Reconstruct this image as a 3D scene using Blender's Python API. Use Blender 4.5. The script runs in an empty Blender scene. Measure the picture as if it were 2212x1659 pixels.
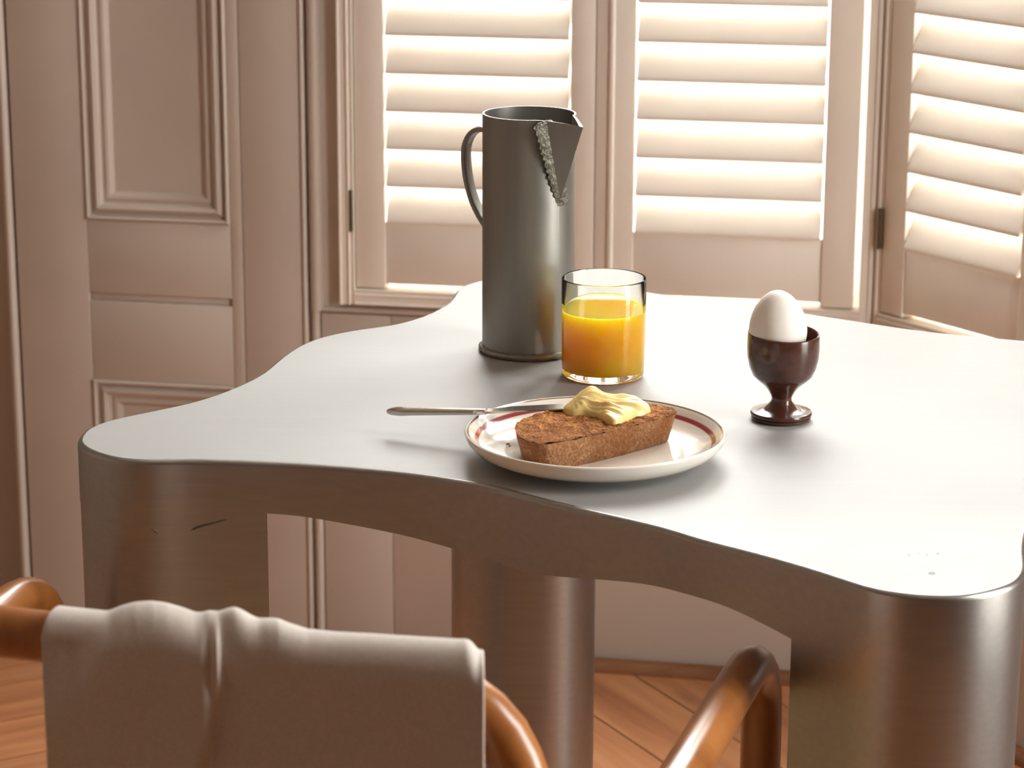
import bpy, bmesh, math, random
import numpy as np
from mathutils import Vector, Matrix, noise

random.seed(7)
sc = bpy.context.scene
COL = sc.collection

# ------------------------------------------------------------------ camera
F_PX, W_PX, H_PX = 5450.0, 2212.0, 1659.0
PITCH, ROLL, CAM_Z = math.radians(15.0), 0.004, 1.287
cam_d = bpy.data.cameras.new('camera')
cam_d.sensor_width = 36.0
cam_d.lens = F_PX / W_PX * 36.0
cam_d.clip_start = 0.05
cam_d.dof.use_dof = True
cam_d.dof.focus_distance = 2.02
cam_d.dof.aperture_fstop = 15.0
cam = bpy.data.objects.new('camera', cam_d)
COL.objects.link(cam)
cam.matrix_world = (Matrix.Translation((0, 0, CAM_Z)) @ Matrix.Rotation(math.pi / 2 - PITCH, 4, 'X')
                    @ Matrix.Rotation(ROLL, 4, 'Z'))
sc.camera = cam

# ------------------------------------------------------------------ world (bright overcast sky)
wd = bpy.data.worlds.new('overcast_sky')
wd.use_nodes = True
sc.world = wd
bg = wd.node_tree.nodes['Background']
bg.inputs['Color'].default_value = (1.0, 0.99, 0.97, 1)
bg.inputs['Strength'].default_value = 20.0

# ------------------------------------------------------------------ exposure
vs = sc.view_settings
vs.view_transform = 'Standard'
vs.look = 'None'
vs.gamma = 1.0
vs.use_curve_mapping = False
vs.exposure = 0.0
sc.cycles.max_bounces = 14
sc.cycles.diffuse_bounces = 8
sc.cycles.glossy_bounces = 6
sc.cycles.transmission_bounces = 10
sc.cycles.transparent_max_bounces = 12
sc.cycles.use_denoising = True
sc.cycles.sample_clamp_indirect = 24.0


# ------------------------------------------------------------------ pixel helpers
def ray(px, py):
    x, y = px - W_PX / 2, py - H_PX / 2
    c, s = math.cos(ROLL), math.sin(ROLL)
    x, y = c * x + s * y, -s * x + c * y
    cp, sp = math.cos(PITCH), math.sin(PITCH)
    return np.array([x / F_PX, cp - y / F_PX * sp, -sp - y / F_PX * cp])


def onz(px, py, z):
    r = ray(px, py)
    return np.array([0, 0, CAM_Z]) + r * ((z - CAM_Z) / r[2])


# ------------------------------------------------------------------ object helpers
WL = {}


def tag(o, label=None, cat=None, group=None, kind=None):
    if label: o['label'] = label
    if cat: o['category'] = cat
    if group: o['group'] = group
    if kind: o['kind'] = kind
    return o


def empty(name, loc):
    o = bpy.data.objects.new(name, None)
    o.empty_display_size = 0.05
    COL.objects.link(o)
    o.location = loc
    WL[o] = Vector(loc)
    return o


def obj(name, verts, faces, mat, parent=None, smooth=True, angle=35, origin=None):
    """World-space verts -> one mesh object; its origin is its own base (or its parent's origin)."""
    v = np.array(verts, float)
    if parent is not None:
        org = WL[parent]
    elif origin is not None:
        org = Vector(origin)
    else:
        lo, hi = v.min(0), v.max(0)
        org = Vector(((lo[0] + hi[0]) / 2, (lo[1] + hi[1]) / 2, lo[2]))
    me = bpy.data.meshes.new(name)
    me.from_pydata((v - np.array(org)).tolist(), [], [list(map(int, f)) for f in faces])
    bm = bmesh.new(); bm.from_mesh(me)
    bmesh.ops.recalc_face_normals(bm, faces=bm.faces)
    bm.to_mesh(me); bm.free()
    if smooth:
        me.shade_smooth()
        me.set_sharp_from_angle(angle=math.radians(angle))
    me.materials.append(mat)
    o = bpy.data.objects.new(name, me)
    COL.objects.link(o)
    if parent is not None:
        o.parent = parent
        WL[o] = WL[parent].copy()
    else:
        o.location = org
        WL[o] = Vector(org)
    return o


def join(*parts):
    V, Fc = [], []
    for v, f in parts:
        n = len(V)
        V += [tuple(p) for p in v]
        Fc += [[i + n for i in q] for q in f]
    return V, Fc


def lathe(profile, seg=64, center=(0, 0, 0), close_ends=True):
    """profile: list of (r, z). r==0 ends are poles."""
    V, Fc, rings = [], [], []
    cx, cy, cz = center
    for r, z in profile:
        if r < 1e-7:
            rings.append([len(V)]); V.append((cx, cy, cz + z))
        else:
            rings.append(list(range(len(V), len(V) + seg)))
            for k in range(seg):
                a = 2 * math.pi * k / seg
                V.append((cx + r * math.cos(a), cy + r * math.sin(a), cz + z))
    for a, b in zip(rings[:-1], rings[1:]):
        if len(a) == 1 and len(b) == 1: continue
        for k in range(seg):
            k2 = (k + 1) % seg
            if len(a) == 1: Fc.append([a[0], b[k], b[k2]])
            elif len(b) == 1: Fc.append([a[k], a[k2], b[0]])
            else: Fc.append([a[k], a[k2], b[k2], b[k]])
    return V, Fc


def catmull(pts, n, closed=False):
    P = np.array(pts, float)
    if closed:
        ext = np.vstack([P[-1], P, P[0], P[1]])
    else:
        ext = np.vstack([2 * P[0] - P[1], P, 2 * P[-1] - P[-2]])
    out = []
    m = len(ext) - 3
    for i in range(m):
        p0, p1, p2, p3 = ext[i:i + 4]
        for t in np.linspace(0, 1, 24, endpoint=False):
            out.append(.5 * (2 * p1 + (p2 - p0) * t + (2 * p0 - 5 * p1 + 4 * p2 - p3) * t * t
                             + (3 * p1 - p0 - 3 * p2 + p3) * t ** 3))
    if not closed: out.append(ext[-2])
    out = np.array(out)
    q = np.vstack([out, out[:1]]) if closed else out
    d = np.r_[0, np.cumsum(np.linalg.norm(np.diff(q, axis=0), axis=1))]
    s = np.linspace(0, d[-1], n, endpoint=not closed)
    return np.stack([np.interp(s, d, q[:, k]) for k in range(P.shape[1])], 1)


def tube(path, radius, seg=20, cap=True, closed=False, flat=None, up=None):
    """Sweep a circle (or flat=(a,b) ellipse) along a path by parallel transport."""
    P = np.array(path, float)
    n = len(P)
    rad = np.full(n, radius, float) if np.isscalar(radius) else np.array(radius, float)
    T = np.zeros_like(P)
    for i in range(n):
        a, b = (i - 1, (i + 1) % n) if closed else (max(i - 1, 0), min(i + 1, n - 1))
        T[i] = P[b] - P[a]
        T[i] /= np.linalg.norm(T[i])
    ref = np.array(up if up is not None else ([0, 0, 1] if abs(T[0][2]) < .8 else [1, 0, 0]), float)
    V, Fc = [], []
    nrm = ref - T[0] * (ref @ T[0]); nrm /= np.linalg.norm(nrm)
    for i in range(n):
        if up is not None: nrm = np.array(up, float)
        nrm = nrm - T[i] * (nrm @ T[i]); nrm /= np.linalg.norm(nrm)
        bi = np.cross(T[i], nrm)
        for k in range(seg):
            a = 2 * math.pi * k / seg
            ca, sa = math.cos(a), math.sin(a)
            if flat:
                e = 0.6
                ca = math.copysign(abs(ca) ** e, ca) * flat[0]; sa = math.copysign(abs(sa) ** e, sa) * flat[1]
                V.append(P[i] + rad[i] * (nrm * ca + bi * sa))
            else:
                V.append(P[i] + rad[i] * (nrm * ca + bi * sa))
    m = n if closed else n - 1
    for i in range(m):
        for k in range(seg):
            a, b = i * seg, ((i + 1) % n) * seg
            Fc.append([a + k, a + (k + 1) % seg, b + (k + 1) % seg, b + k])
    if cap and not closed:
        Fc.append(list(range(seg))[::-1])
        Fc.append(list(range((n - 1) * seg, n * seg)))
    return V, Fc


def prism(poly, z0, z1):
    n = len(poly)
    V = [(p[0], p[1], z0) for p in poly] + [(p[0], p[1], z1) for p in poly]
    Fc = [list(range(n))[::-1], list(range(n, 2 * n))]
    Fc += [[k, (k + 1) % n, n + (k + 1) % n, n + k] for k in range(n)]
    return V, Fc


class Frame:
    """A vertical wall plane: u along the wall to the right, z up, w into the room."""
    def __init__(s, O, yaw):
        s.O = np.array([O[0], O[1], 0.0])
        s.U = np.array([math.cos(yaw), -math.sin(yaw), 0])
        s.N = np.array([-math.sin(yaw), -math.cos(yaw), 0])

    def p(s, u, z, w=0.0):
        return s.O + s.U * u + s.N * w + np.array([0, 0, z])

    def box(s, u0, u1, z0, z1, w0, w1, bev=0.0):
        """Box with chamfered front edges (bev) on the room side."""
        def ring(a, w):
            return [s.p(u0 + a, z0 + a, w), s.p(u1 - a, z0 + a, w), s.p(u1 - a, z1 - a, w), s.p(u0 + a, z1 - a, w)]
        rings = [ring(0, w0), ring(0, w1 - bev)] + ([ring(bev * .35, w1 - bev * .35), ring(bev, w1)] if bev else [])
        if not bev: rings = [ring(0, w0), ring(0, w1)]
        V = [p for r in rings for p in r]
        Fc = [[3, 2, 1, 0]]
        for i in range(len(rings) - 1):
            for k in range(4):
                a, b = 4 * i, 4 * (i + 1)
                Fc.append([a + k, a + (k + 1) % 4, b + (k + 1) % 4, b + k])
        m = 4 * (len(rings) - 1)
        Fc.append([m, m + 1, m + 2, m + 3])
        return V, Fc

    def extr(s, prof, z0, z1):
        """Vertical extrusion of a (u, w) profile polygon."""
        poly = [s.p(u, 0, w) for u, w in prof]
        return prism(poly, z0, z1)

    def hextr(s, prof, u0, u1):
        """Horizontal extrusion of a (z, w) profile polygon."""
        n = len(prof)
        V = [s.p(u0, z, w) for z, w in prof] + [s.p(u1, z, w) for z, w in prof]
        Fc = [list(range(n)), list(range(n, 2 * n))[::-1]]
        Fc += [[k, (k + 1) % n, n + (k + 1) % n, n + k] for k in range(n)]
        return V, Fc

    def frame_moulding(s, u0, u1, z0, z1, prof):
        """Mitred moulding inside a rectangle; prof = open list of (inset d, w)."""
        V, Fc = [], []
        n = len(prof)
        for (cu, cz, du, dz) in ((u0, z0, 1, 1), (u1, z0, -1, 1), (u1, z1, -1, -1), (u0, z1, 1, -1)):
            for d, w in prof: V.append(s.p(cu + du * d, cz + dz * d, w))
        for c in range(4):
            a, b = c * n, ((c + 1) % 4) * n
            for k in range(n - 1):
                Fc.append([a + k, b + k, b + k + 1, a + k + 1])
        return V, Fc


# ------------------------------------------------------------------ materials
def new_mat(name):
    m = bpy.data.materials.new(name)
    m.use_nodes = True
    nt = m.node_tree
    b = nt.nodes['Principled BSDF']
    return m, nt, b


def node(nt, typ, **kw):
    n = nt.nodes.new(typ)
    for k, v in kw.items():
        if k in n.inputs: n.inputs[k].default_value = v
        else: setattr(n, k, v)
    return n


def coords(nt, scale=(1, 1, 1), rot=(0, 0, 0), kind='Object'):
    tc = nt.nodes.new('ShaderNodeTexCoord')
    mp = nt.nodes.new('ShaderNodeMapping')
    mp.inputs['Scale'].default_value = scale
    mp.inputs['Rotation'].default_value = rot
    nt.links.new(tc.outputs[kind], mp.inputs['Vector'])
    return mp.outputs['Vector']


def ramp(nt, fac, stops):
    r = nt.nodes.new('ShaderNodeValToRGB')
    el = r.color_ramp.elements
    while len(el) < len(stops): el.new(0.5)
    for e, (p, c) in zip(el, stops):
        e.position = p
        e.color = (*c, 1) if len(c) == 3 else c
    nt.links.new(fac, r.inputs['Fac'])
    return r.outputs['Color']


def bump(nt, b, height, strength, dist):
    bp = node(nt, 'ShaderNodeBump', Strength=strength, Distance=dist)
    nt.links.new(height, bp.inputs['Height'])
    nt.links.new(bp.outputs['Normal'], b.inputs['Normal'])
    return bp


def paint_mat(name, col, rough=0.42, bstr=0.25):
    m, nt, b = new_mat(name)
    v = coords(nt, kind='Object')
    n1 = node(nt, 'ShaderNodeTexNoise', Scale=7.0, Detail=4.0)
    nt.links.new(v, n1.inputs['Vector'])
    c2 = tuple(x * .93 for x in col)
    nt.links.new(ramp(nt, n1.outputs['Fac'], [(.3, c2), (.7, col)]), b.inputs['Base Color'])
    b.inputs['Roughness'].default_value = rough
    b.inputs['Specular IOR Level'].default_value = 0.35
    n2 = node(nt, 'ShaderNodeTexNoise', Scale=60.0, Detail=3.0)
    nt.links.new(v, n2.inputs['Vector'])
    bump(nt, b, n2.outputs['Fac'], bstr, 0.0015)
    return m


PAINT = paint_mat('wall_paint', (.545, .47, .412))
PAINT_SH = paint_mat('shutter_paint', (.83, .765, .69), 0.38, .12)
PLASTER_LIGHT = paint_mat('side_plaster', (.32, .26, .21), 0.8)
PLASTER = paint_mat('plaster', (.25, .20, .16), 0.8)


def metal_mat(name, col, rough, aniso_scale=(1.5, 60, 60), r_var=.06, bstr=.08, dist=.0006, cvar=.9):
    m, nt, b = new_mat(name)
    b.inputs['Metallic'].default_value = 1.0
    v = coords(nt, aniso_scale)
    n1 = node(nt, 'ShaderNodeTexNoise', Scale=4.0, Detail=5.0)
    nt.links.new(v, n1.inputs['Vector'])
    v2 = coords(nt, (3, 3, 3))
    n2 = node(nt, 'ShaderNodeTexNoise', Scale=1.6, Detail=3.0)
    nt.links.new(v2, n2.inputs['Vector'])
    mr = node(nt, 'ShaderNodeMapRange')
    mr.inputs['To Min'].default_value = rough - r_var
    mr.inputs['To Max'].default_value = rough + r_var
    nt.links.new(n2.outputs['Fac'], mr.inputs['Value'])
    nt.links.new(mr.outputs['Result'], b.inputs['Roughness'])
    nt.links.new(ramp(nt, n1.outputs['Fac'], [(.25, tuple(x * cvar for x in col)), (.75, col)]), b.inputs['Base Color'])
    bump(nt, b, n1.outputs['Fac'], bstr, dist)
    return m


ALU = metal_mat('brushed_aluminium', (.38, .365, .35), .36)
ALU_TOP = metal_mat('worn_aluminium_top', (.395, .394, .392), .50, (1.2, 45, 45), .13, bstr=.03, cvar=.965)
ALU_TOP.node_tree.nodes['Principled BSDF'].inputs['Metallic'].default_value = .18
ALU_TOP.node_tree.nodes['Principled BSDF'].inputs['Specular IOR Level'].default_value = .2
ALU_JUG = metal_mat('dull_aluminium', (.30, .287, .262), .42, (40, 40, 2), bstr=.12)
ALU_JUG.node_tree.nodes['Principled BSDF'].inputs['Metallic'].default_value = .85
STEEL = metal_mat('polished_steel', (.62, .60, .57), .16, (3, 3, 3), .03, .02)
BRASS = metal_mat('old_brass', (.16, .13, .08), .45, (5, 5, 5))


def wood_mat(name, stops, scale, rough, coat=0.0, rot=(0, 0, 0), knots=True, bstr=.1, kind='Object'):
    m, nt, b = new_mat(name)
    tc = nt.nodes.new('ShaderNodeTexCoord')
    oi = nt.nodes.new('ShaderNodeObjectInfo')
    mul = node(nt, 'ShaderNodeMath', operation='MULTIPLY'); mul.inputs[1].default_value = 37.0
    nt.links.new(oi.outputs['Random'], mul.inputs[0])
    add = node(nt, 'ShaderNodeVectorMath', operation='ADD')
    nt.links.new(tc.outputs[kind], add.inputs[0]); nt.links.new(mul.outputs[0], add.inputs[1])
    mp = nt.nodes.new('ShaderNodeMapping')
    mp.inputs['Scale'].default_value = scale; mp.inputs['Rotation'].default_value = rot
    nt.links.new(add.outputs[0], mp.inputs['Vector'])
    n1 = node(nt, 'ShaderNodeTexNoise', Scale=1.0, Detail=7.0, Roughness=.62, Distortion=.6)
    nt.links.new(mp.outputs[0], n1.inputs['Vector'])
    col = ramp(nt, n1.outputs['Fac'], stops)
    out = col
    if knots:
        mp2 = nt.nodes.new('ShaderNodeMapping')
        mp2.inputs['Scale'].default_value = (3.2, 10.5, 3.0)
        nt.links.new(add.outputs[0], mp2.inputs['Vector'])
        vo = node(nt, 'ShaderNodeTexVoronoi', Scale=1.0)
        nt.links.new(mp2.outputs[0], vo.inputs['Vector'])
        kf = ramp(nt, vo.outputs['Distance'], [(.05, (1, 1, 1)), (.13, (.55, .55, .55)), (.2, (0, 0, 0))])
        mx = node(nt, 'ShaderNodeMix', data_type='RGBA')
        mx.inputs['B'].default_value = (.10, .035, .012, 1)
        nt.links.new(kf, mx.inputs['Factor']); nt.links.new(col, mx.inputs['A'])
        out = mx.outputs['Result']
    hv = nt.nodes.new('ShaderNodeHueSaturation')
    mr = node(nt, 'ShaderNodeMapRange'); mr.inputs['To Min'].default_value = .85; mr.inputs['To Max'].default_value = 1.12
    nt.links.new(oi.outputs['Random'], mr.inputs['Value'])
    nt.links.new(mr.outputs['Result'], hv.inputs['Value']); nt.links.new(out, hv.inputs['Color'])
    nt.links.new(hv.outputs['Color'], b.inputs['Base Color'])
    b.inputs['Roughness'].default_value = rough
    b.inputs['Coat Weight'].default_value = coat
    b.inputs['Coat Roughness'].default_value = .28
    bump(nt, b, n1.outputs['Fac'], bstr, .001)
    return m


PINE = wood_mat('oiled_pine', [(.25, (.32, .115, .045)), (.5, (.52, .225, .10)), (.75, (.64, .33, .16))], (1.6, 26, 26), .42, .1)
SKIRT_WOOD = wood_mat('dark_pine_strip', [(.3, (.16, .06, .022)), (.7, (.30, .125, .05))], (3, 40, 40), .5, 0, knots=False)
BEECH = wood_mat('varnished_beech', [(.3, (.27, .088, .018)), (.55, (.38, .135, .030)), (.8, (.46, .19, .05))], (22, 22, 3), .30, .5, knots=False, bstr=.06)
CANE = wood_mat('woven_cane', [(.3, (.45, .28, .12)), (.7, (.62, .42, .2))], (60, 60, 60), .6, 0, knots=False)


def plain_mat(name, col, rough=.5, **kw):
    m, nt, b = new_mat(name)
    v = coords(nt)
    n1 = node(nt, 'ShaderNodeTexNoise', Scale=kw.pop('nscale', 30.0), Detail=4.0)
    nt.links.new(v, n1.inputs['Vector'])
    k = kw.pop('var', .9)
    nt.links.new(ramp(nt, n1.outputs['Fac'], [(.3, tuple(x * k for x in col)), (.7, col)]), b.inputs['Base Color'])
    b.inputs['Roughness'].default_value = rough
    bs = kw.pop('bstr', 0)
    for k2, v2 in kw.items():
        b.inputs[k2.replace('_', ' ')].default_value = v2
    if bs: bump(nt, b, n1.outputs['Fac'], bs, .001)
    return m


EGG_M = plain_mat('eggshell', (.86, .80, .75), .55, nscale=150, var=.96, bstr=.05, Subsurface_Weight=.15, Subsurface_Scale=.004)
CUP_M = plain_mat('brown_glaze', (.085, .030, .018), .22, nscale=200, var=.7, Coat_Weight=.3, Coat_Roughness=.05)
BUTTER_M = plain_mat('butter', (.86, .68, .28), .32, nscale=90, var=.95, Subsurface_Weight=.25, Subsurface_Scale=.004, bstr=.1)
JUICE_M = plain_mat('orange_juice', (1.0, .47, .006), .10, nscale=400, var=.99, Subsurface_Weight=1.0, Subsurface_Scale=.12, IOR=1.34)
JUICE_M.node_tree.nodes['Principled BSDF'].inputs['Subsurface Radius'].default_value = (1.0, .6, .06)
GROUND_M = plain_mat('street', (.35, .34, .32), .9, nscale=3)


def glass_mat(name, col, ior=1.42):
    m, nt, b = new_mat(name)
    b.inputs['Base Color'].default_value = (*col, 1)
    b.inputs['Roughness'].default_value = 0.0
    b.inputs['Transmission Weight'].default_value = 1.0
    b.inputs['IOR'].default_value = ior
    return m


GLASS_M = glass_mat('clear_glass', (.99, .985, .96))


def pane_mat():
    m = bpy.data.materials.new('window_glass')
    m.use_nodes = True
    nt = m.node_tree
    nt.nodes.clear()
    out = nt.nodes.new('ShaderNodeOutputMaterial')
    tr = nt.nodes.new('ShaderNodeBsdfTransparent'); tr.inputs[0].default_value = (.96, .97, .96, 1)
    gl = nt.nodes.new('ShaderNodeBsdfGlossy'); gl.inputs['Roughness'].default_value = 0.02
    mx = nt.nodes.new('ShaderNodeMixShader')
    mx.inputs[0].default_value = .06
    nt.links.new(tr.outputs[0], mx.inputs[1]); nt.links.new(gl.outputs[0], mx.inputs[2])
    nt.links.new(mx.outputs[0], out.inputs[0])
    return m


PANE_M = pane_mat()


def linen_mat():
    m, nt, b = new_mat('linen')
    v = coords(nt)
    w1 = node(nt, 'ShaderNodeTexNoise', Scale=900.0, Detail=2.0)
    nt.links.new(v, w1.inputs['Vector'])
    nt.links.new(ramp(nt, w1.outputs['Fac'], [(.3, (.50, .43, .38)), (.7, (.60, .53, .475))]), b.inputs['Base Color'])
    b.inputs['Roughness'].default_value = .9
    b.inputs['Sheen Weight'].default_value = .4
    bump(nt, b, w1.outputs['Fac'], .35, .0006)
    return m


LINEN = linen_mat()

# ================================================================== THE ROOM
A = Frame((.19, 3.267), math.radians(10))
KU = .2865
K = A.p(KU, 0)
C = Frame(K[:2], math.radians(55))
WALL_TOP = 2.75
C_END = 1.90
CE = C.p(C_END, 0)
R = Frame(CE[:2], math.radians(90))                     # right wall runs towards the camera
R_END = CE[1] + 2.6
LE = A.p(-2.15, 0)
Lw = Frame(LE[:2], math.radians(-90 + 0))               # left wall
SILL = .504
WIN_TOP = 2.62
OUT = -.13


def wall_pieces(fr, u0, u1, holes, w_back=OUT, w_front=0.0):
    """Boxes of a wall with rectangular holes [(u0,u1,z0,z1)...] sorted by u."""
    parts = []
    cu = u0
    for (a, b, z0, z1) in holes:
        if a > cu: parts.append(fr.box(cu, a, 0, WALL_TOP, w_back, w_front))
        if z0 > 0: parts.append(fr.box(a, b, 0, z0, w_back, w_front))
        if z1 < WALL_TOP: parts.append(fr.box(a, b, z1, WALL_TOP, w_back, w_front))
        cu = b
    if u1 > cu: parts.append(fr.box(cu, u1, 0, WALL_TOP, w_back, w_front))
    return join(*parts)


# --- back wall: left of the panelling there is a door recess, right of it the shuttered window
A_HOLES = [(-1.72, -.912, 0, 2.1), (-.892, -.478, .06, 2.1), (-.455, KU - .002, SILL - .006, WIN_TOP)]
v, f = wall_pieces(A, -2.32, KU - .002, A_HOLES, OUT, -.012)
wall_back = tag(obj('wall_back', v, f, PAINT, smooth=False), kind='structure')
# backing of the panelled part
obj('panel_backing', *A.box(-.892, -.478, .06, 2.1, OUT, -.02), PAINT, wall_back, smooth=False)

# panelling boards (stiles, rails, groove, raised mouldings)
UL0, UL1, UR0, UR1 = -.890, -.787, -.583, -.4825
obj('panel_stile', *A.box(UL0, UL1, .0, 2.1, -.02, 0, .0015), PAINT, wall_back)
obj('panel_stile', *A.box(-.5655, UR1, .0, 2.1, -.02, 0, .0012), PAINT, wall_back)
obj('panel_stile', *A.box(UR0, -.5662, .0, 2.1, -.02, -.0004, .0012), PAINT, wall_back)
obj('panel_rail', *A.box(UL1, UR0, .5035, .607, -.02, -.0003, .001), PAINT, wall_back)
obj('panel_rail', *A.box(UL1, UR0, .38, .4925, -.02, -.0003, .001), PAINT, wall_back)
obj('groove_bed', *A.box(UL1 + .001, UR0 - .001, .4925, .5035, -.02, -.0055, .001), PAINT, wall_back)
obj('panel_rail', *A.box(UL1, UR0, 0, .10, -.02, -.0003, .001), PAINT, wall_back)
obj('panel_rail', *A.box(UL1, UR0, 1.75, 2.1, -.02, -.0003, .001), PAINT, wall_back)
PM = [(0, -.002), (.0005, .003), (.003, .0045), (.0055, .003), (.0065, -.003), (.009, -.004), (.012, .0005), (.0165, .003),
      (.021, .0005), (.0235, -.006), (.0255, -.0065), (.029, -.0045), (.033, -.0055), (.037, -.0105), (.039, -.013)]
for z0, z1 in ((.607, 1.75), (.10, .38)):
    obj('panel_field', *A.box(UL1 + .02, UR0 - .02, z0 + .02, z1 - .02, -.02, -.0125), PAINT, wall_back, smooth=False)
    obj('panel_moulding', *A.frame_moulding(UL1, UR0, z0, z1, PM), PAINT, wall_back, angle=28)


def half_round(u, r, z0, z1, w=0.0, ratio=.8):
    pr = [(u + r * math.cos(a), w + ratio * r * math.sin(a)) for a in np.linspace(0, math.pi, 11)]
    return A.extr(pr + [(u - r, w - .012), (u + r, w - .012)], z0, z1)


# door-side trim left of the panelling, bead at its right
obj('edge_bead', *half_round(-.8995, .0058, 0, 2.1, -.001, 1.3), PAINT, wall_back)
obj('edge_bead', *half_round(-.4795, .0032, 0, 2.1, .0, 1.0), PAINT, wall_back)
obj('edge_bead', *half_round(-.4645, .0085, SILL - .012, 2.1, -.006, 1.0), PAINT, wall_back)
obj('edge_bead', *half_round(-.4665, .0058, 0, SILL - .013, -.007, 1.1), PAINT, wall_back)
# sill bead and dado panel under the window
obj('sill_bead', *A.hextr([(SILL - .010 + .0045 * math.sin(a), -.010 + .0085 * math.cos(a)) for a in np.linspace(-math.pi / 2, math.pi / 2, 9)] +
                          [(SILL - .006, -.02), (SILL - .014, -.02)], -.462, KU - .004), PAINT, wall_back)
obj('dado_panel', *A.box(-.459, -.362, .0, SILL - .016, -.02, -.006, .001), PAINT, wall_back)
obj('dado_panel', *A.box(-.3612, KU - .004, .0, SILL - .016, -.02, -.0062, .001), PAINT, wall_back)

obj('window_recess', *A.box(-.4565, -.4300, SILL - .006, 2.1, -.05, -.009), PAINT, wall_back, smooth=False)
obj('window_recess', *A.box(-.4300, KU - .004, SILL - .007, SILL, -.05, -.014), PAINT, wall_back, smooth=False)

# door in its recess at far left
d1 = tag(obj('door_1', *A.box(-1.7195, -.9125, .0, 2.0995, -.115, -.075, .002), PAINT), kind='structure')
for z0, z1 in ((.2, .85), (1.0, 1.95)):
    for a, b in ((-1.60, -1.37), (-1.26, -1.03)):
        obj('door_moulding', *A.frame_moulding(a, b, z0, z1, [(0, -.0748), (.006, -.068), (.018, -.070), (.026, -.0748)]), PAINT, d1)
obj('door_knob', *lathe([(0, .03), (.012, .029), (.02, .022), (.02, .012), (.01, .006), (.01, 0), (0, 0)], 20, tuple(A.p(-.97, 1.0, -.075))), BRASS, d1)
tag(obj('baseboard_back', *A.hextr([(0, .0), (0, .0165), (.004, .0165), (.011, .0135), (.0155, .007), (.0165, .0)], -.459, KU - .012), SKIRT_WOOD), kind='structure')

# --- corner post between the two windows
post = [A.p(KU - .002, 0, -.002), A.p(KU - .002, 0, OUT), K - (A.N + C.N) * .5 * .142, C.p(.002, 0, OUT), C.p(.002, 0, -.002), K - (A.N + C.N) * .001]
tag(obj('trim_1', *prism(post, 0, WALL_TOP), PAINT, smooth=False), kind='structure')

# --- right-hand bay wall and the walls out of view
C_WIN = (.002, .600, SILL - .006, WIN_TOP)
v, f = wall_pieces(C, .002, C_END + .06, [C_WIN], OUT, -.006)
wall_bay = tag(obj('wall_bay', v, f, PAINT, smooth=False), kind='structure')
tag(obj('baseboard_bay', *C.hextr([(0, -.006), (0, .0165), (.004, .0165), (.011, .0135), (.0155, .007), (.0165, -.006)], .012, C_END - .02), SKIRT_WOOD), kind='structure')
R_WIN = (.06, .76, .36, 2.4)
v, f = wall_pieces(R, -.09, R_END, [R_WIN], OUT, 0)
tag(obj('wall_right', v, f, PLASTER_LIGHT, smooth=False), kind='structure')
YB = R.p(R_END, 0)[1]
LXB = LE[0]
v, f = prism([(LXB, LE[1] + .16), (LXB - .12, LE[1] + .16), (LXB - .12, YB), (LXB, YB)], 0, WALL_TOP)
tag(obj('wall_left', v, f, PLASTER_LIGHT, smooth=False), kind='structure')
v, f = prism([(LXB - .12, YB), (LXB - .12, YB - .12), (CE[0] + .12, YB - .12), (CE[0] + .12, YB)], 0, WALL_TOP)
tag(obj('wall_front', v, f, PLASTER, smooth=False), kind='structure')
cp = [(LXB - .12, YB - .12), (CE[0] + .15, YB - .12), (CE[0] + .15, CE[1] + .05), tuple((K - (A.N + C.N) * .09)[:2]), tuple(A.p(-2.2, 0, -.14)[:2])]
tag(obj('ceiling', *prism(cp, WALL_TOP, WALL_TOP + .1), plain_mat('ceiling_paint', (.72, .66, .60), .9), smooth=False), kind='structure')

# --- floor: two fields of pine boards meeting at a mitred seam
room = [tuple(A.p(-2.15, 0)[:2]), (LXB, YB), (CE[0], YB), tuple(CE[:2]), tuple(K[:2])]
fl = tag(obj('floor', *prism([(LXB - .12, YB - .12), (CE[0] + .15, YB - .12), (CE[0] + .15, CE[1] + .05), tuple((K - (A.N + C.N) * .09)[:2]), tuple(A.p(-2.2, 0, -.14)[:2])],
                            -.08, -.018), plain_mat('subfloor', (.05, .025, .012), .9), smooth=False), kind='structure')


def clip(poly, p, n):
    """Keep the side of polygon with (x-p).n >= 0"""
    out = []
    for i in range(len(poly)):
        a, b = np.array(poly[i]), np.array(poly[(i + 1) % len(poly)])
        da, db = (a - p) @ n, (b - p) @ n
        if da >= 0: out.append(tuple(a))
        if (da >= 0) != (db >= 0): out.append(tuple(a + (b - a) * da / (da - db)))
    return out


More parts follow.
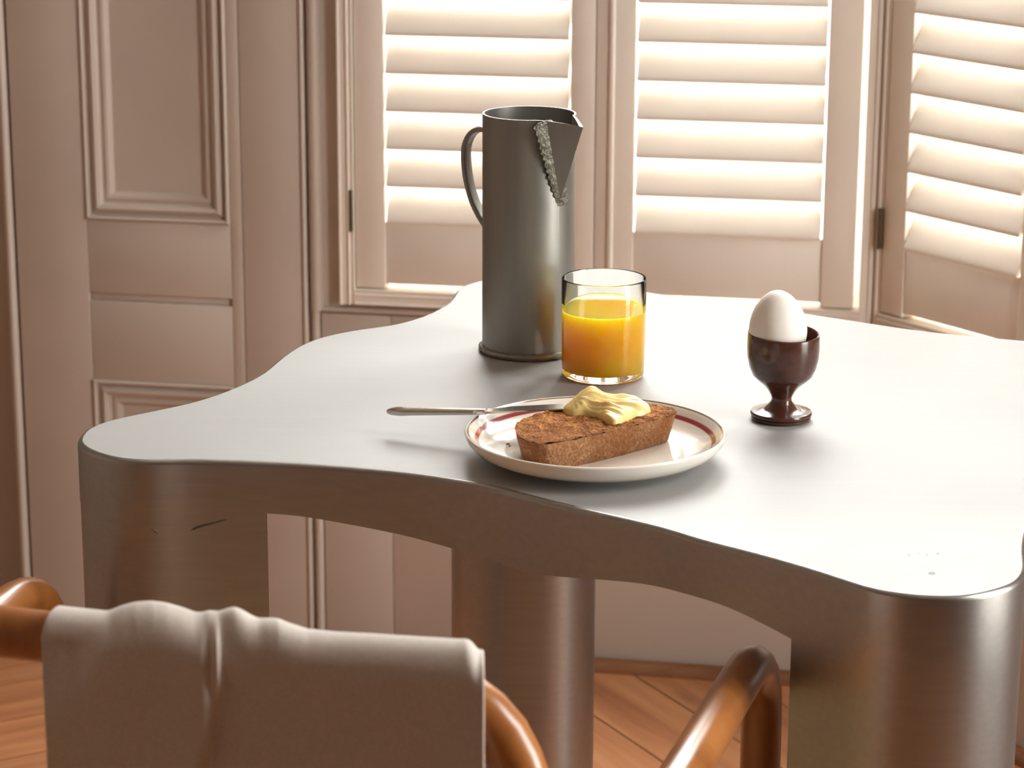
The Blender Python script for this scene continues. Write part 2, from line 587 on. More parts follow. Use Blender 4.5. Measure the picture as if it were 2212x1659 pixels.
room_ccw = room
rc = np.mean(np.array(room_ccw), 0)
edges = []
for i in range(len(room_ccw)):
    a, b = np.array(room_ccw[i]), np.array(room_ccw[(i + 1) % len(room_ccw)])
    d = b - a
    n = np.array([-d[1], d[0]]); n /= np.linalg.norm(n)
    if (rc - a) @ n < 0: n = -n
    edges.append((a + n * .002, n))
SEAM_P = np.array([-.32, 3.1])
s_ang = math.radians(16.2)
SEAM_D = np.array([math.sin(s_ang), math.cos(s_ang)])
SEAM_N = np.array([SEAM_D[1], -SEAM_D[0]])              # points to the right
BW = .1215
for side, ang, ref in ((1, math.radians(-28.5), np.array([.163, 3.268])), (-1, math.radians(61.0), np.array([-.67, 3.081]))):
    d = np.array([math.sin(ang), math.cos(ang)])
    nn = np.array([-d[1], d[0]])
    rotz = math.atan2(d[1], d[0])
    for k in range(-70, 70):
        c0 = ref + nn * (BW * k)
        poly = [tuple(c0 - d * 9 + nn * .0014), tuple(c0 + d * 9 + nn * .0014), tuple(c0 + d * 9 + nn * (BW - .0014)), tuple(c0 - d * 9 + nn * (BW - .0014))]
        poly = clip(poly, SEAM_P + SEAM_N * side * .0006, SEAM_N * side)
        for p_, n_ in edges:
            if len(poly) >= 3: poly = clip(poly, p_, n_)
        if len(poly) < 3: continue
        pa = np.array(poly)
        c = pa.mean(0)
        loc = (pa - c)
        ca, sa = math.cos(-rotz), math.sin(-rotz)
        loc = np.stack([loc[:, 0] * ca - loc[:, 1] * sa, loc[:, 0] * sa + loc[:, 1] * ca], 1)
        if loc[:, 0].max() - loc[:, 0].min() < .03: continue
        n = len(loc)
        ins = loc * (1 - .0012 / max(.03, np.abs(loc).max()))
        V = [(x, y, -.0178) for x, y in loc] + [(x, y, -.0012) for x, y in loc] + [(x, y, 0) for x, y in ins]
        Fc = [[i + n, (i + 1) % n + n, (i + 1) % n + 2 * n, i + 2 * n] for i in range(n)] + [[i, (i + 1) % n, (i + 1) % n + n, i + n] for i in range(n)] + [list(range(2 * n, 3 * n))]
        me = bpy.data.meshes.new('floorboard')
        me.from_pydata(V, [], Fc); me.materials.append(PINE)
        bmh = bmesh.new(); bmh.from_mesh(me); bmesh.ops.recalc_face_normals(bmh, faces=bmh.faces); bmh.to_mesh(me); bmh.free()
        o = bpy.data.objects.new('floorboard', me)
        COL.objects.link(o)
        o.parent = fl
        o.location = Vector((c[0], c[1], 0)) - WL[fl]
        o.rotation_euler = (0, 0, rotz)

# --- ground outside
tag(obj('ground', [(-30, -30, -.9), (30, -30, -.9), (30, 30, -.9), (-30, 30, -.9)], [[0, 1, 2, 3]], GROUND_M, smooth=False), kind='structure')


# --- windows: sash, panes, shutter frame
def window(name, fr, u0, u1, z0, z1, portal=True):
    root = tag(empty(name, fr.p((u0 + u1) / 2, z0, -.09)), kind='structure')
    t, s = .018, .045
    um = (z0 + z1) / 2
    for nm, b in (('sash_stile', (u0, u0 + s, z0, z1)), ('sash_stile', (u1 - s, u1, z0, z1)), ('sash_rail', (u0 + s, u1 - s, z0, z0 + .06)),
                  ('sash_rail', (u0 + s, u1 - s, z1 - .05, z1)), ('meeting_rail', (u0 + s, u1 - s, um - .02, um + .02))):
        obj(nm, *fr.box(*b, -.09 - t, -.09 + t, .003), PAINT_SH, root)
    for za, zb in ((z0 + .06, um - .02), (um + .02, z1 - .05)):
        obj('pane', *fr.box(u0 + s, u1 - s, za, zb, -.092, -.089), PANE_M, root, smooth=False)
    if portal:
        ld = bpy.data.lights.new(name + '_portal', 'AREA')
        ld.shape = 'RECTANGLE'
        ld.size, ld.size_y = (u1 - u0), (z1 - z0)
        ld.cycles.is_portal = True
        lo = bpy.data.objects.new(name + '_portal', ld)
        COL.objects.link(lo)
        x, n = Vector(fr.U), Vector(fr.N)
        up = Vector((0, 0, 1))
        zax = -n                                          # area lights shine along -Z
        m = Matrix((( -x).to_4d()[:3], up.to_4d()[:3], zax.to_4d()[:3])).transposed().to_4x4()
        m.translation = Vector(fr.p((u0 + u1) / 2, (z0 + z1) / 2, OUT - .01))
        lo.matrix_world = m
    return root


w1 = window('window_1', A, -.430, KU - .004, SILL, WIN_TOP)
w2 = window('window_2', C, .004, .598, SILL, WIN_TOP)
w3 = window('window_3', R, .06, .76, .36, 2.4)  # unseen window, guessed and sized to give the light from the right

SH_TOP = 1.355
# stepped shutter frame profile (across u): outer fillet, flat, inner double fillet
FP = [(0, -.03), (0, .004), (.0012, .0062), (.0030, .0062), (.0042, .0035), (.0125, .0035), (.0132, .006), (.0150, .006), (.0158, .0015), (.0185, .0015), (.0192, .0035), (.0212, .0035), (.0218, -.03)]
obj('shutter_frame_stile', *A.extr([(-.4305 + d, w) for d, w in FP], SILL, SH_TOP + .02), PAINT_SH, w1, angle=30)
obj('shutter_frame_rail', *A.hextr([(SILL + d, w) for d, w in FP], -.4090, KU - .018), PAINT_SH, w1, angle=30)
obj('shutter_frame_stile', *A.extr([(KU - .002 - d, w) for d, w in [(0, -.03), (0, .0), (.001, .002), (.005, .002), (.006, .0), (.013, .0), (.0135, .0025), (.0165, .0025), (.0172, -.03)]], SILL, SH_TOP + .02), PAINT_SH, w1, angle=30)
obj('shutter_frame_stile', *C.extr([(.001 + d, w) for d, w in [(0, -.03), (0, .0), (.0012, .0015), (.005, .0015), (.006, -.001), (.0105, -.001), (.011, -.03)]], SILL, SH_TOP + .02), PAINT_SH, w2, angle=30)
obj('shutter_frame_rail', *C.hextr([(SILL + d, w) for d, w in FP], .0125, .598), PAINT_SH, w2, angle=30)
obj('shutter_frame_stile', *C.extr([(.598 - d, w) for d, w in FP[:-2] + [(.011, -.03)]][:2] + [(.587, .0035), (.587, -.03)], SILL, SH_TOP + .02), PAINT_SH, w2, angle=30)


def louvre_mesh(fr, u0, u1, tilt, chord=.0635, thick=.0095, wc=-.014):
    """Elliptical slat; inner (room) edge low, outer edge high. Centre at z=0."""
    n = 22
    V, Fc = [], []
    ct, st = math.cos(tilt), math.sin(tilt)
    for u in (u0, u1):
        for k in range(n):
            a = 2 * math.pi * k / n
            x = chord / 2 * math.cos(a)                   # along chord, +x = room side
            e = math.sin(a)
            y = thick / 2 * math.copysign(abs(e) ** .8, e)
            w = x * ct + y * st
            z = -x * st + y * ct
            V.append(fr.p(u, z, wc + w))
    for k in range(n):
        Fc.append([k, (k + 1) % n, n + (k + 1) % n, n + k])
    Fc += [list(range(n))[::-1], list(range(n, 2 * n))]
    return V, Fc


PITCH_L = .0505


def shutter(label, fr, u0, u1, o0, o1, tilt, hinge_u=None, hinge_z=(.606, .661), gap_rail=.534, lstep=None, rstep=None, n_l=13):
    """u0..u1 outer stiles, o0..o1 louvre opening."""
    root = tag(empty('shutter_panel', fr.p((u0 + u1) / 2, .528, -.014)), label, 'shutter', 'louvred window shutters')
    wb, wf = -.029, 0.0
    obj('stile', *fr.box(u0, o0, .5282, SH_TOP, wb, wf, .0012), PAINT_SH, root)
    obj('stile', *fr.box(o1, u1, .5282, SH_TOP, wb, wf, .0012), PAINT_SH, root)
    if lstep: obj('stile_bead', *fr.box(*lstep, .5282, SH_TOP, wb, .004, .0025), PAINT_SH, root)
    obj('rail', *fr.box(o0, o1, gap_rail, .6185, wb + .002, -.0022, .001), PAINT_SH, root)
    zt = .6145 + PITCH_L * n_l
    obj('rail', *fr.box(o0, o1, zt + .002, SH_TOP, wb + .002, -.0022, .001), PAINT_SH, root)
    # louvres share one mesh
    lo = None
    drop = .0635 / 2 * math.sin(tilt) + .0018
    for k in range(n_l):
        z = .6155 + drop + PITCH_L * k
        if lo is None:
            V, Fc = louvre_mesh(fr, o0 + .0022, o1 - .0022, tilt)
            V = [p + np.array([0, 0, z]) for p in V]
            lo = obj('louvre', V, Fc, PAINT_SH, root, angle=40)
            z_first = z
        else:
            c = lo.copy(); COL.objects.link(c); c.parent = root
            c.location = (0, 0, z - z_first)
            WL[c] = WL[root].copy()
    if hinge_u is not None:
        hz0, hz1 = hinge_z
        h = obj('hinge', *fr.box(hinge_u - .0032, hinge_u + .0032, hz0, hz1, .0, .0042, .001), BRASS, root)
        P = [fr.p(hinge_u, z, .0045) for z in np.linspace(hz0 - .0006, hz1 + .0006, 4)]
        obj('hinge_pin', *tube(P, .0026, 10), BRASS, h)
    return root


shutter('cream louvred shutter hinged beside the panelled wall, behind the metal jug', A, -.4078, -.0845, -.367, -.117, math.radians(60), -.4135)
shutter('cream louvred shutter behind the glass of juice, with a bright gap beside the corner post', A, -.0835, .2600, -.0315, 0.2170, math.radians(60), None, lstep=(-.0665, -.0585))
shutter('cream louvred shutter angled across the bay corner, slats tilted open beside the hinge', C, .0135, .299, .0535, .2555, math.radians(58), .0105, (.612, .664), gap_rail=.533)
shutter('cream louvred shutter further along the angled bay wall, beyond the hinged one', C, .3005, .585, .3425, .543, math.radians(58), None, gap_rail=.533)

# ================================================================== THE TABLE
TZ = .74
up_px = [(165, 955), (172, 938), (190, 922), (240, 905), (330, 886), (420, 866), (500, 838), (560, 808), (600, 775), (640, 748), (690, 728), (760, 713), (850, 700), (912, 682),
         (955, 661), (973, 645.5), (982, 631), (991, 621), (1009, 612), (1038, 605), (1090, 598), (1160, 593), (1239, 598), (1343, 617), (1420, 633), (1530, 646), (1640, 660), (1721, 672.7), (1860, 694), (1971, 710.6), (2078, 722.5), (2212, 734.5)]
front_px = [(174, 964), (190, 974), (219, 984), (253, 992), (298, 996), (343, 996.5), (389, 995), (479, 996.5), (637, 1003), (800, 1015), (908, 1026.5), (1053, 1050), (1162, 1078), (1270, 1104), (1412, 1136), (1520, 1168),
            (1629, 1195.5), (1737, 1226), (1810, 1249), (1882, 1272), (1954, 1284), (2027, 1289), (2099, 1286), (2165, 1271), (2200, 1257)]
outl = [tuple(onz(*p, TZ)[:2]) for p in up_px]
outl += [(.51, 2.18), (.56, 2.168), (.60, 2.158), (.63, 2.14), (.643, 2.11), (.641, 2.075), (.62, 2.04), (.585, 2.0), (.55, 1.955), (.527, 1.905), (.51, 1.85), (.485, 1.80),
         (.45, 1.765), (.41, 1.735), (.378, 1.70), (.360, 1.665), (.350, 1.63), (.344, 1.60), (.340, 1.575)]
outl += [tuple(onz(*p, TZ)[:2]) for p in front_px[::-1]]
OUTL = catmull(outl, 520, closed=True)
# light smoothing
for _ in range(5):
    OUTL = .5 * OUTL + .25 * np.roll(OUTL, 1, 0) + .25 * np.roll(OUTL, -1, 0)
T_ = np.roll(OUTL, -1, 0) - np.roll(OUTL, 1, 0)
T_ /= np.linalg.norm(T_, axis=1)[:, None]
NRM = np.stack([T_[:, 1], -T_[:, 0]], 1)               # sign fixed below
area = .5 * np.sum(OUTL[:, 0] * np.roll(OUTL[:, 1], -1) - np.roll(OUTL[:, 0], -1) * OUTL[:, 1])
if area < 0: NRM = -NRM                                 # outward


def apron_depth(p):
    xs = [-.34, -.25, -.16, -.075, -.02, .015, .055, .095, .14, .165, .20, .3]
    ds = [.040, .039, .040, .049, .056, .0585, .050, .0435, .041, .0465, .056, .060]
    front = p[1] < 1.83 - .45 * max(0, p[0] + .10)
    return float(np.interp(p[0], xs, ds)) if front or p[1] < 1.66 else .047


table = tag(empty('dining_table', (.15, 1.98, 0)), 'freeform aluminium dining table with four rounded lobes and wide legs, set for breakfast', 'table')
rf = .0040
rings = []
for a in np.linspace(math.pi / 2, 0, 7):
    rings.append((rf - rf * math.cos(a), TZ - rf + rf * math.sin(a)))
n = len(OUTL)
V, Fc = [], []
depth = np.array([apron_depth(p) for p in OUTL])
for _ in range(12): depth = .5 * depth + .25 * np.roll(depth, 1) + .25 * np.roll(depth, -1)
for ins, z in rings:
    for p, q in zip(OUTL, NRM): V.append((p[0] - q[0] * ins, p[1] - q[1] * ins, z))
for p, q, d in zip(OUTL, NRM, depth): V.append((p[0], p[1], TZ - d))
for p, q, d in zip(OUTL, NRM, depth): V.append((p[0] - q[0] * .005, p[1] - q[1] * .005, TZ - d))
for p, q, d in zip(OUTL, NRM, depth): V.append((p[0] - q[0] * .005, p[1] - q[1] * .005, TZ - .008))
nr = len(rings) + 3
for i in range(nr - 1):
    for k in range(n):
        Fc.append([i * n + k, i * n + (k + 1) % n, (i + 1) * n + (k + 1) % n, (i + 1) * n + k])
Fc.append(list(range((nr - 1) * n, nr * n)))
obj('apron', V, Fc, ALU, table, angle=25)
obj('table_top', [(p[0] - q[0] * rf, p[1] - q[1] * rf, TZ + .00012) for p, q in zip(OUTL, NRM)], [list(range(n))], ALU_TOP, table, smooth=False)


def leg_from_outline(pts):
    return prism([tuple(p) for p in pts], 0.0, TZ - .009)


def outline_between(pa, pb):
    """Outline points from nearest to pa to nearest to pb, taking the way that stays shorter, slightly inset."""
    ia = int(np.argmin(np.linalg.norm(OUTL - pa, axis=1)))
    ib = int(np.argmin(np.linalg.norm(OUTL - pb, axis=1)))
    f_ = (ib - ia) % n
    idx = [(ia + k) % n for k in range(f_ + 1)] if f_ <= n - f_ else [(ia - k) % n for k in range(n - f_ + 1)]
    return [tuple(OUTL[i] - NRM[i] * .0004) for i in idx]


legL = outline_between(np.array([-.183, 1.811]), np.array([-.285, 1.96]))
legL += [tuple(p) for p in catmull([legL[-1], (-.255, 1.968), (-.222, 1.945), (-.200, 1.89), (-.190, 1.845), legL[0]], 24)[1:-1]]
legN = outline_between(np.array([.190, 1.582]), np.array([.346, 1.615]))
legN += [tuple(p) for p in catmull([legN[-1], (.338, 1.645), (.305, 1.668), (.262, 1.668), (.225, 1.645), (.204, 1.615), legN[0]], 26)[1:-1]]


def oval(cx, cy, a, b, rot=0, k=48, e=.82):
    out = []
    for t in np.linspace(0, 2 * math.pi, k, endpoint=False):
        x = a * math.copysign(abs(math.cos(t)) ** e, math.cos(t)); y = b * math.copysign(abs(math.sin(t)) ** e, math.sin(t))
        out.append((cx + x * math.cos(rot) - y * math.sin(rot), cy + x * math.sin(rot) + y * math.cos(rot)))
    return out


for pts in (legL, legN, oval(.012, 2.352, .071, .066), oval(.555, 2.085, .066, .058)):
    obj('leg', *leg_from_outline(pts), ALU, table, angle=28)


# pressed dents on the leg's near side, their shade drawn as thin dark tubes
def dent(px_pts, r):
    P = []
    for px, py in px_pts:
        r_ = ray(px, py)
        # the front face of the left leg stands close to y = 1.8145
        t = 1.8142 / r_[1]
        P.append(np.array([0, 0, CAM_Z]) + r_ * t)
    return tube(catmull(P, 14), np.array([.0002] + [r] * 12 + [.0002]), 8)


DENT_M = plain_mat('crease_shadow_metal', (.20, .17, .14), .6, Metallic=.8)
obj('crease', *dent([(328, 1141), (334, 1147), (341, 1152)], .0008), DENT_M, table)
obj('crease', *dent([(413, 1146), (428, 1140), (445, 1135), (470, 1128), (492, 1121)], .0006), DENT_M, table)

STAIN_M = plain_mat('dried_spot', (.24, .19, .165), .6)
for px, py, r_, ring in ((2013, 1239, .0019, True), (1964, 1200, .0006, False), (1984, 1196, .0006, False), (2002, 1199, .0006, False), (2026, 1196, .0009, False)):
    c_ = onz(px, py, TZ)
    if ring:
        v, f = tube([(c_[0] + r_ * math.cos(a), c_[1] + r_ * math.sin(a), TZ + .0001) for a in np.linspace(0, 2 * math.pi, 28, endpoint=False)], .0003, 6, closed=True)
    else:
        v, f = lathe([(0, 0), (r_, 0), (r_ * .8, .0002), (0, .0003)], 10, (c_[0], c_[1], TZ + .0001))
    obj('spot_mark', v, f, STAIN_M, table)

# ================================================================== THE JUG
JX, JY = .014, 2.156
jug = tag(empty('metal_jug', (JX, JY, TZ + .0001)), 'tall dull aluminium jug with welded spout and thin strap handle', 'jug')
JR, JH = .0404, .2105
SPA = math.radians(-50)


def jug_ring(z, rad, tipx):
    zs = .138
    k = max(0.0, (z - zs) / (JH - zs))
    hw = math.radians(32) * min(1, k ** .8) if k > 0 else math.radians(.5)
    tip = rad + tipx * k
    pts = []
    a0, a1 = SPA + hw, SPA - hw + 2 * math.pi
    for a in np.linspace(a0, a1, 73):
        pts.append((rad * math.cos(a), rad * math.sin(a), z))
    PA = np.array([rad * math.cos(SPA - hw), rad * math.sin(SPA - hw)])
    PB = np.array([rad * math.cos(SPA + hw), rad * math.sin(SPA + hw)])
    TT = np.array([tip * math.cos(SPA), tip * math.sin(SPA)])
    d = np.array([math.cos(SPA), math.sin(SPA)])
    for s in np.linspace(0, 1, 9)[1:]:
        q = PA + (TT - PA) * s
        pts.append((q[0], q[1], z - .0035 * k * s ** 2))
    for s in np.linspace(0, 1, 9)[1:-1]:
        q = TT + (PB - TT) * s
        pts.append((q[0], q[1], z - .0035 * k * (1 - s) ** 2))
    return pts


zs_o = [0, .004, .06, .12, .138, .148, .158, .168, .178, .188, .198, .206, JH]
V, Fc = [], []
ringsj = [jug_ring(z, JR, .0295) for z in zs_o] + [jug_ring(z, JR - .0017, .0262) for z in zs_o[::-1][:-2]]
m = len(ringsj[0])
ringsj.append([(x, y, .004) for x, y, z in jug_ring(.004, JR - .0017, 0)])
for r_ in ringsj: V += [(JX + x, JY + y, TZ + .0001 + z) for x, y, z in r_]
for i in range(len(ringsj) - 1):
    for k in range(m):
        Fc.append([i * m + k, i * m + (k + 1) % m, (i + 1) * m + (k + 1) % m, (i + 1) * m + k])
Fc.append(list(range(m))[::-1])
Fc.append(list(range((len(ringsj) - 1) * m, len(ringsj) * m)))
obj('body', V, Fc, ALU_JUG, jug, angle=32)
# strap handle
ha = math.radians(148)
hd = np.array([math.cos(ha), math.sin(ha), 0])
hp = [(.039, .1925), (.0495, .1925), (.058, .188), (.0635, .179), (.0650, .168), (.0632, .150), (.0580, .132), (.0500, .117), (.039, .1035)]
P = [np.array([JX, JY, TZ]) + hd * r_ + np.array([0, 0, z]) for r_, z in hp]
side = np.cross(hd, [0, 0, 1])
obj('handle', *tube(catmull(P, 40), 1.0, 16, flat=(.0062, .0027), up=side), ALU_JUG, jug)
# weld seams: a lumpy bead down the left flank of the spout, a beaded base
WELD = metal_mat('weld_bead', (.16, .145, .118), .45, (60, 60, 60), bstr=.8, dist=.002)
wp = []
for z in np.linspace(.2098, .136, 16):
    k = max(0.0, (z - .138) / (JH - .138))
    hw = math.radians(32) * k ** .8
    a = SPA - hw + .09
    wp.append(np.array([JX + (JR + .0006 + .0035 * k) * math.cos(a), JY + (JR + .0006 + .0035 * k) * math.sin(a), TZ + z]))
wp = catmull(wp, 60)
rw = np.array([(.0030 + .0016 * (1 - i / 60)) * (.82 + .26 * abs(math.sin(i * .72)) + .1 * random.random()) for i in range(60)])
rw[0] *= .6; rw[-1] *= .3
wt = np.array([math.cos(SPA - .25), math.sin(SPA - .25), 0])
obj('spout_weld', *tube(wp, rw / .0038, 12, flat=(.0012, .0074), up=wt), WELD, jug)
wp2 = catmull([np.array([JX + (JR + .0004) * math.cos(a), JY + (JR + .0004) * math.sin(a), TZ + .198 - .0006]) for a in [SPA + .52, SPA + .45, SPA + .36]] +
              [np.array([JX + (JR + .0004) * math.cos(SPA + .18), JY + (JR + .0004) * math.sin(SPA + .18), TZ + .16])], 20)
obj('spout_weld', *tube(wp2, np.array([.0022 * (.8 + .4 * random.random()) for _ in range(20)]), 8), WELD, jug)
bp = [np.array([JX + (JR + .0002) * math.cos(a), JY + (JR + .0002) * math.sin(a), TZ + .0036]) for a in np.linspace(0, 2 * math.pi, 180, endpoint=False)]
rb = np.array([.0030 * (.78 + .3 * abs(math.sin(i * .38)) + .12 * random.random()) for i in range(180)])
obj('base_weld', *tube(bp, rb, 8, closed=True), ALU_JUG, jug)

# ================================================================== TUMBLER + JUICE
GX, GY = .0770, 2.0690
GZ = TZ + .0003
GR, GR0, GH = .0358, .0349, .0855
prof = [(0, 0), (.030, 0), (.0328, .0006), (.0345, .0025), (GR0, .0055), (GR0 + .0003, .03), (GR - .0001, GH - .0012), (GR - .0004, GH - .0003), (GR - .0007, GH), (GR - .0010, GH - .0003),
        (GR - .0011, GH - .0012), (GR0 - .0008, .03), (GR0 - .0013, .0115), (GR0 - .0030, .0078), (GR0 - .0065, .0062), (0, .0060)]
tumb = tag(obj('glass_tumbler', *lathe(prof, 96, (GX, GY, GZ)), GLASS_M, angle=50), 'clear straight-sided glass tumbler holding the orange juice', 'glass')


def gin(z): return float(np.interp(z, [.0062, .0078, .0115, .03, GH], [GR0 - .0065, GR0 - .0030, GR0 - .0013, GR0 - .0008, GR - .0011])) + .00012


JL = .0575
jp = [(0, .0059)] + [(gin(z), z - (.0001 if z < .007 else 0)) for z in (.0062, .0078, .0115, .02, .03, .045, JL)] + [(gin(JL) - .0006, JL - .0004), (gin(JL) - .002, JL - .0008), (0, JL - .0009)]
tag(obj('orange_juice', *lathe(jp, 96, (GX, GY, GZ)), JUICE_M, angle=60), 'bright orange juice filling two thirds of the tumbler', 'juice')

# ================================================================== PLATE
PX, PY = onz(1285.5, 932, TZ + .0215)[:2]
PR = .0985


def plate_mat():
    m_, nt, b = new_mat('glazed_stoneware')
    tc = nt.nodes.new('ShaderNodeTexCoord')
    ln = node(nt, 'ShaderNodeVectorMath', operation='LENGTH')
    mul = node(nt, 'ShaderNodeVectorMath', operation='MULTIPLY'); mul.inputs[1].default_value = (1, 1, 0)
    nt.links.new(tc.outputs['Object'], mul.inputs[0]); nt.links.new(mul.outputs[0], ln.inputs[0])
    mr = node(nt, 'ShaderNodeMapRange'); mr.inputs['From Min'].default_value = 0; mr.inputs['From Max'].default_value = .1
    nt.links.new(ln.outputs['Value'], mr.inputs['Value'])
    cream = (.80, .745, .665)
    col = ramp(nt, mr.outputs['Result'], [(0, cream), (.873, cream), (.879, (.30, .03, .035)), (.902, (.36, .05, .055)), (.909, cream), (.949, cream), (.953, (.20, .11, .07)), (.963, (.20, .11, .07)), (.968, cream)])
    # the printed bands lie on the upper side only
    ge = nt.nodes.new('ShaderNodeNewGeometry')
    sx = nt.nodes.new('ShaderNodeSeparateXYZ'); nt.links.new(ge.outputs['Normal'], sx.inputs[0])
    gt = node(nt, 'ShaderNodeMath', operation='GREATER_THAN'); gt.inputs[1].default_value = .05
    nt.links.new(sx.outputs['Z'], gt.inputs[0])
    mx = node(nt, 'ShaderNodeMix', data_type='RGBA'); mx.inputs['A'].default_value = (*cream, 1)
    nt.links.new(gt.outputs[0], mx.inputs['Factor']); nt.links.new(col, mx.inputs['B'])
    nt.links.new(mx.outputs['Result'], b.inputs['Base Color'])
    b.inputs['Roughness'].default_value = .16
    b.inputs['Coat Weight'].default_value = .5; b.inputs['Coat Roughness'].default_value = .04
    n2 = node(nt, 'ShaderNodeTexNoise', Scale=60.0, Detail=2.0)
    nt.links.new(tc.outputs['Object'], n2.inputs['Vector'])
    bump(nt, b, n2.outputs['Fac'], .12, .0012)
    return m_


pp = [(0, .002), (.054, .002), (.055, 0), (.0600, 0), (.0612, .0015), (.064, .0035), (.074, .0050), (.086, .0078), (.093, .0118), (.0968, .0165), (PR - .0004, .0200), (PR, .0212), (PR - .0004, .0222), (PR - .0014, .0226),
      (.0955, .0220), (.0935, .0203), (.0905, .0172), (.0865, .0138), (.080, .0100), (.073, .0080), (.0690, .0070), (.0665, .0064), (.060, .0062), (0, .0062)]
plate = tag(obj('side_plate', *lathe(pp, 128, (PX, PY, TZ + .0002)), plate_mat(), angle=40, origin=(PX, PY, TZ + .0002)), 'cream glazed side plate with a dark red band and thin brown rim line', 'plate')

# ================================================================== TOAST
TT0, TT1 = TZ + .0066, TZ + .0290
tp = [onz(*p, TT1)[:2] for p in [(1113, 928), (1119, 912), (1150, 897), (1178, 889), (1213, 880), (1260, 874), (1330, 870), (1395, 872), (1435, 876), (1458, 886), (1455, 894), (1420, 905), (1340, 926), (1245, 947), (1185, 957), (1150, 954), (1125, 944)]]
TP = catmull(tp, 150, closed=True)
cen = TP.mean(0)
V, Fc = [], []
lay = [(.900, TT0, 0), (.915, TT0 + .0012, 0), (.945, TT0 + .008, 0), (.972, TT0 + .0145, 0), (.995, TT1 - .0022, 0), (1.004, TT1 - .0004, 1)]
for s, z, t in lay:
    for i, p in enumerate(TP):
        nz = noise.noise(Vector((p[0] * 90, p[1] * 90, z * 90)))
        q = cen + (p - cen) * (s + .012 * nz)
        V.append((q[0], q[1], z + (.0007 * noise.noise(Vector((p[0] * 160, p[1] * 160, 3))) if t else 0)))
k = len(TP)
for i in range(len(lay) - 1):
    for j in range(k): Fc.append([i * k + j, i * k + (j + 1) % k, (i + 1) * k + (j + 1) % k, (i + 1) * k + j])
Fc.append(list(range(k))[::-1])
toast = tag(empty('toast_slice', (cen[0], cen[1], TT0)), 'thick golden-brown slice of toasted bread lying on the plate', 'bread')


def toast_mat(name, stops, dark, scale=120, bs=.6):
    m_, nt, b = new_mat(name)
    v_ = coords(nt)
    n1 = node(nt, 'ShaderNodeTexNoise', Scale=scale, Detail=6.0, Roughness=.7)
    nt.links.new(v_, n1.inputs['Vector'])
    c1 = ramp(nt, n1.outputs['Fac'], stops)
    n2 = node(nt, 'ShaderNodeTexNoise', Scale=28.0, Detail=4.0)
    nt.links.new(v_, n2.inputs['Vector'])
    fk = ramp(nt, n2.outputs['Fac'], [(.42, (0, 0, 0)), (.72, (.8, .8, .8))])
    mx = node(nt, 'ShaderNodeMix', data_type='RGBA'); mx.inputs['B'].default_value = (*dark, 1)
    nt.links.new(fk, mx.inputs['Factor']); nt.links.new(c1, mx.inputs['A'])
    nt.links.new(mx.outputs['Result'], b.inputs['Base Color'])
    b.inputs['Roughness'].default_value = .8
    b.inputs['Specular IOR Level'].default_value = .12
    vo = node(nt, 'ShaderNodeTexVoronoi', Scale=420.0)
    nt.links.new(v_, vo.inputs['Vector'])
    ad = node(nt, 'ShaderNodeMath', operation='ADD')
    nt.links.new(n1.outputs['Fac'], ad.inputs[0]); nt.links.new(vo.outputs['Distance'], ad.inputs[1])
    bump(nt, b, ad.outputs[0], bs, .0016)
    return m_


CRUMB = toast_mat('toasted_crumb', [(.32, (.11, .032, .007)), (.5, (.31, .115, .028)), (.68, (.58, .27, .085))], (.15, .045, .011))
CRUST = toast_mat('toasted_crust', [(.3, (.19, .08, .034)), (.55, (.35, .175, .085)), (.72, (.55, .34, .20))], (.20, .07, .018), 340, .6)
obj('crust', V, Fc, CRUST, toast, angle=60)
V, Fc = [], []
NRg = 26
for i in range(NRg):
    s = 1.003 * (1 - i / (NRg - 1) * .985)
    for p in TP:
        q = cen + (p - cen) * s
        z = TT1 - .0002 + .0014 * noise.noise(Vector((q[0] * 170, q[1] * 170, 3))) + .0012 * noise.noise(Vector((q[0] * 420, q[1] * 420, 9))) - .0010 * (1 - s ** 6)
        V.append((q[0], q[1], z))
for i in range(NRg - 1):
    for j in range(k): Fc.append([i * k + j, i * k + (j + 1) % k, (i + 1) * k + (j + 1) % k, (i + 1) * k + j])
Fc.append(list(range((NRg - 1) * k, NRg * k)))
obj('crumb_face', V, Fc, CRUMB, toast, angle=80)

# ================================================================== KNIFE
kt = onz(838, 888, TZ + .0185)
kr = onz(1040, 889, TZ + .0262)
ke = np.array([.098, 1.853, TT1 + .0062])
kd = (kr - kt); kd /= np.linalg.norm(kd)
knife = tag(empty('butter_knife', tuple(kr)), 'stainless steel butter knife resting across the plate rim and toast', 'knife')
hp_ = [kt + kd * s for s in np.linspace(0, np.linalg.norm(kr - kt) + .004, 24)]
hw_ = [.5, .85, 1.0, 1.06, 1.08] + [1 - .016 * i for i in range(19)]
V, Fc = tube(hp_, np.array(hw_), 16, flat=(.0030, .0052), up=(0, 0, 1))
obj('handle', V, Fc, STEEL, knife)
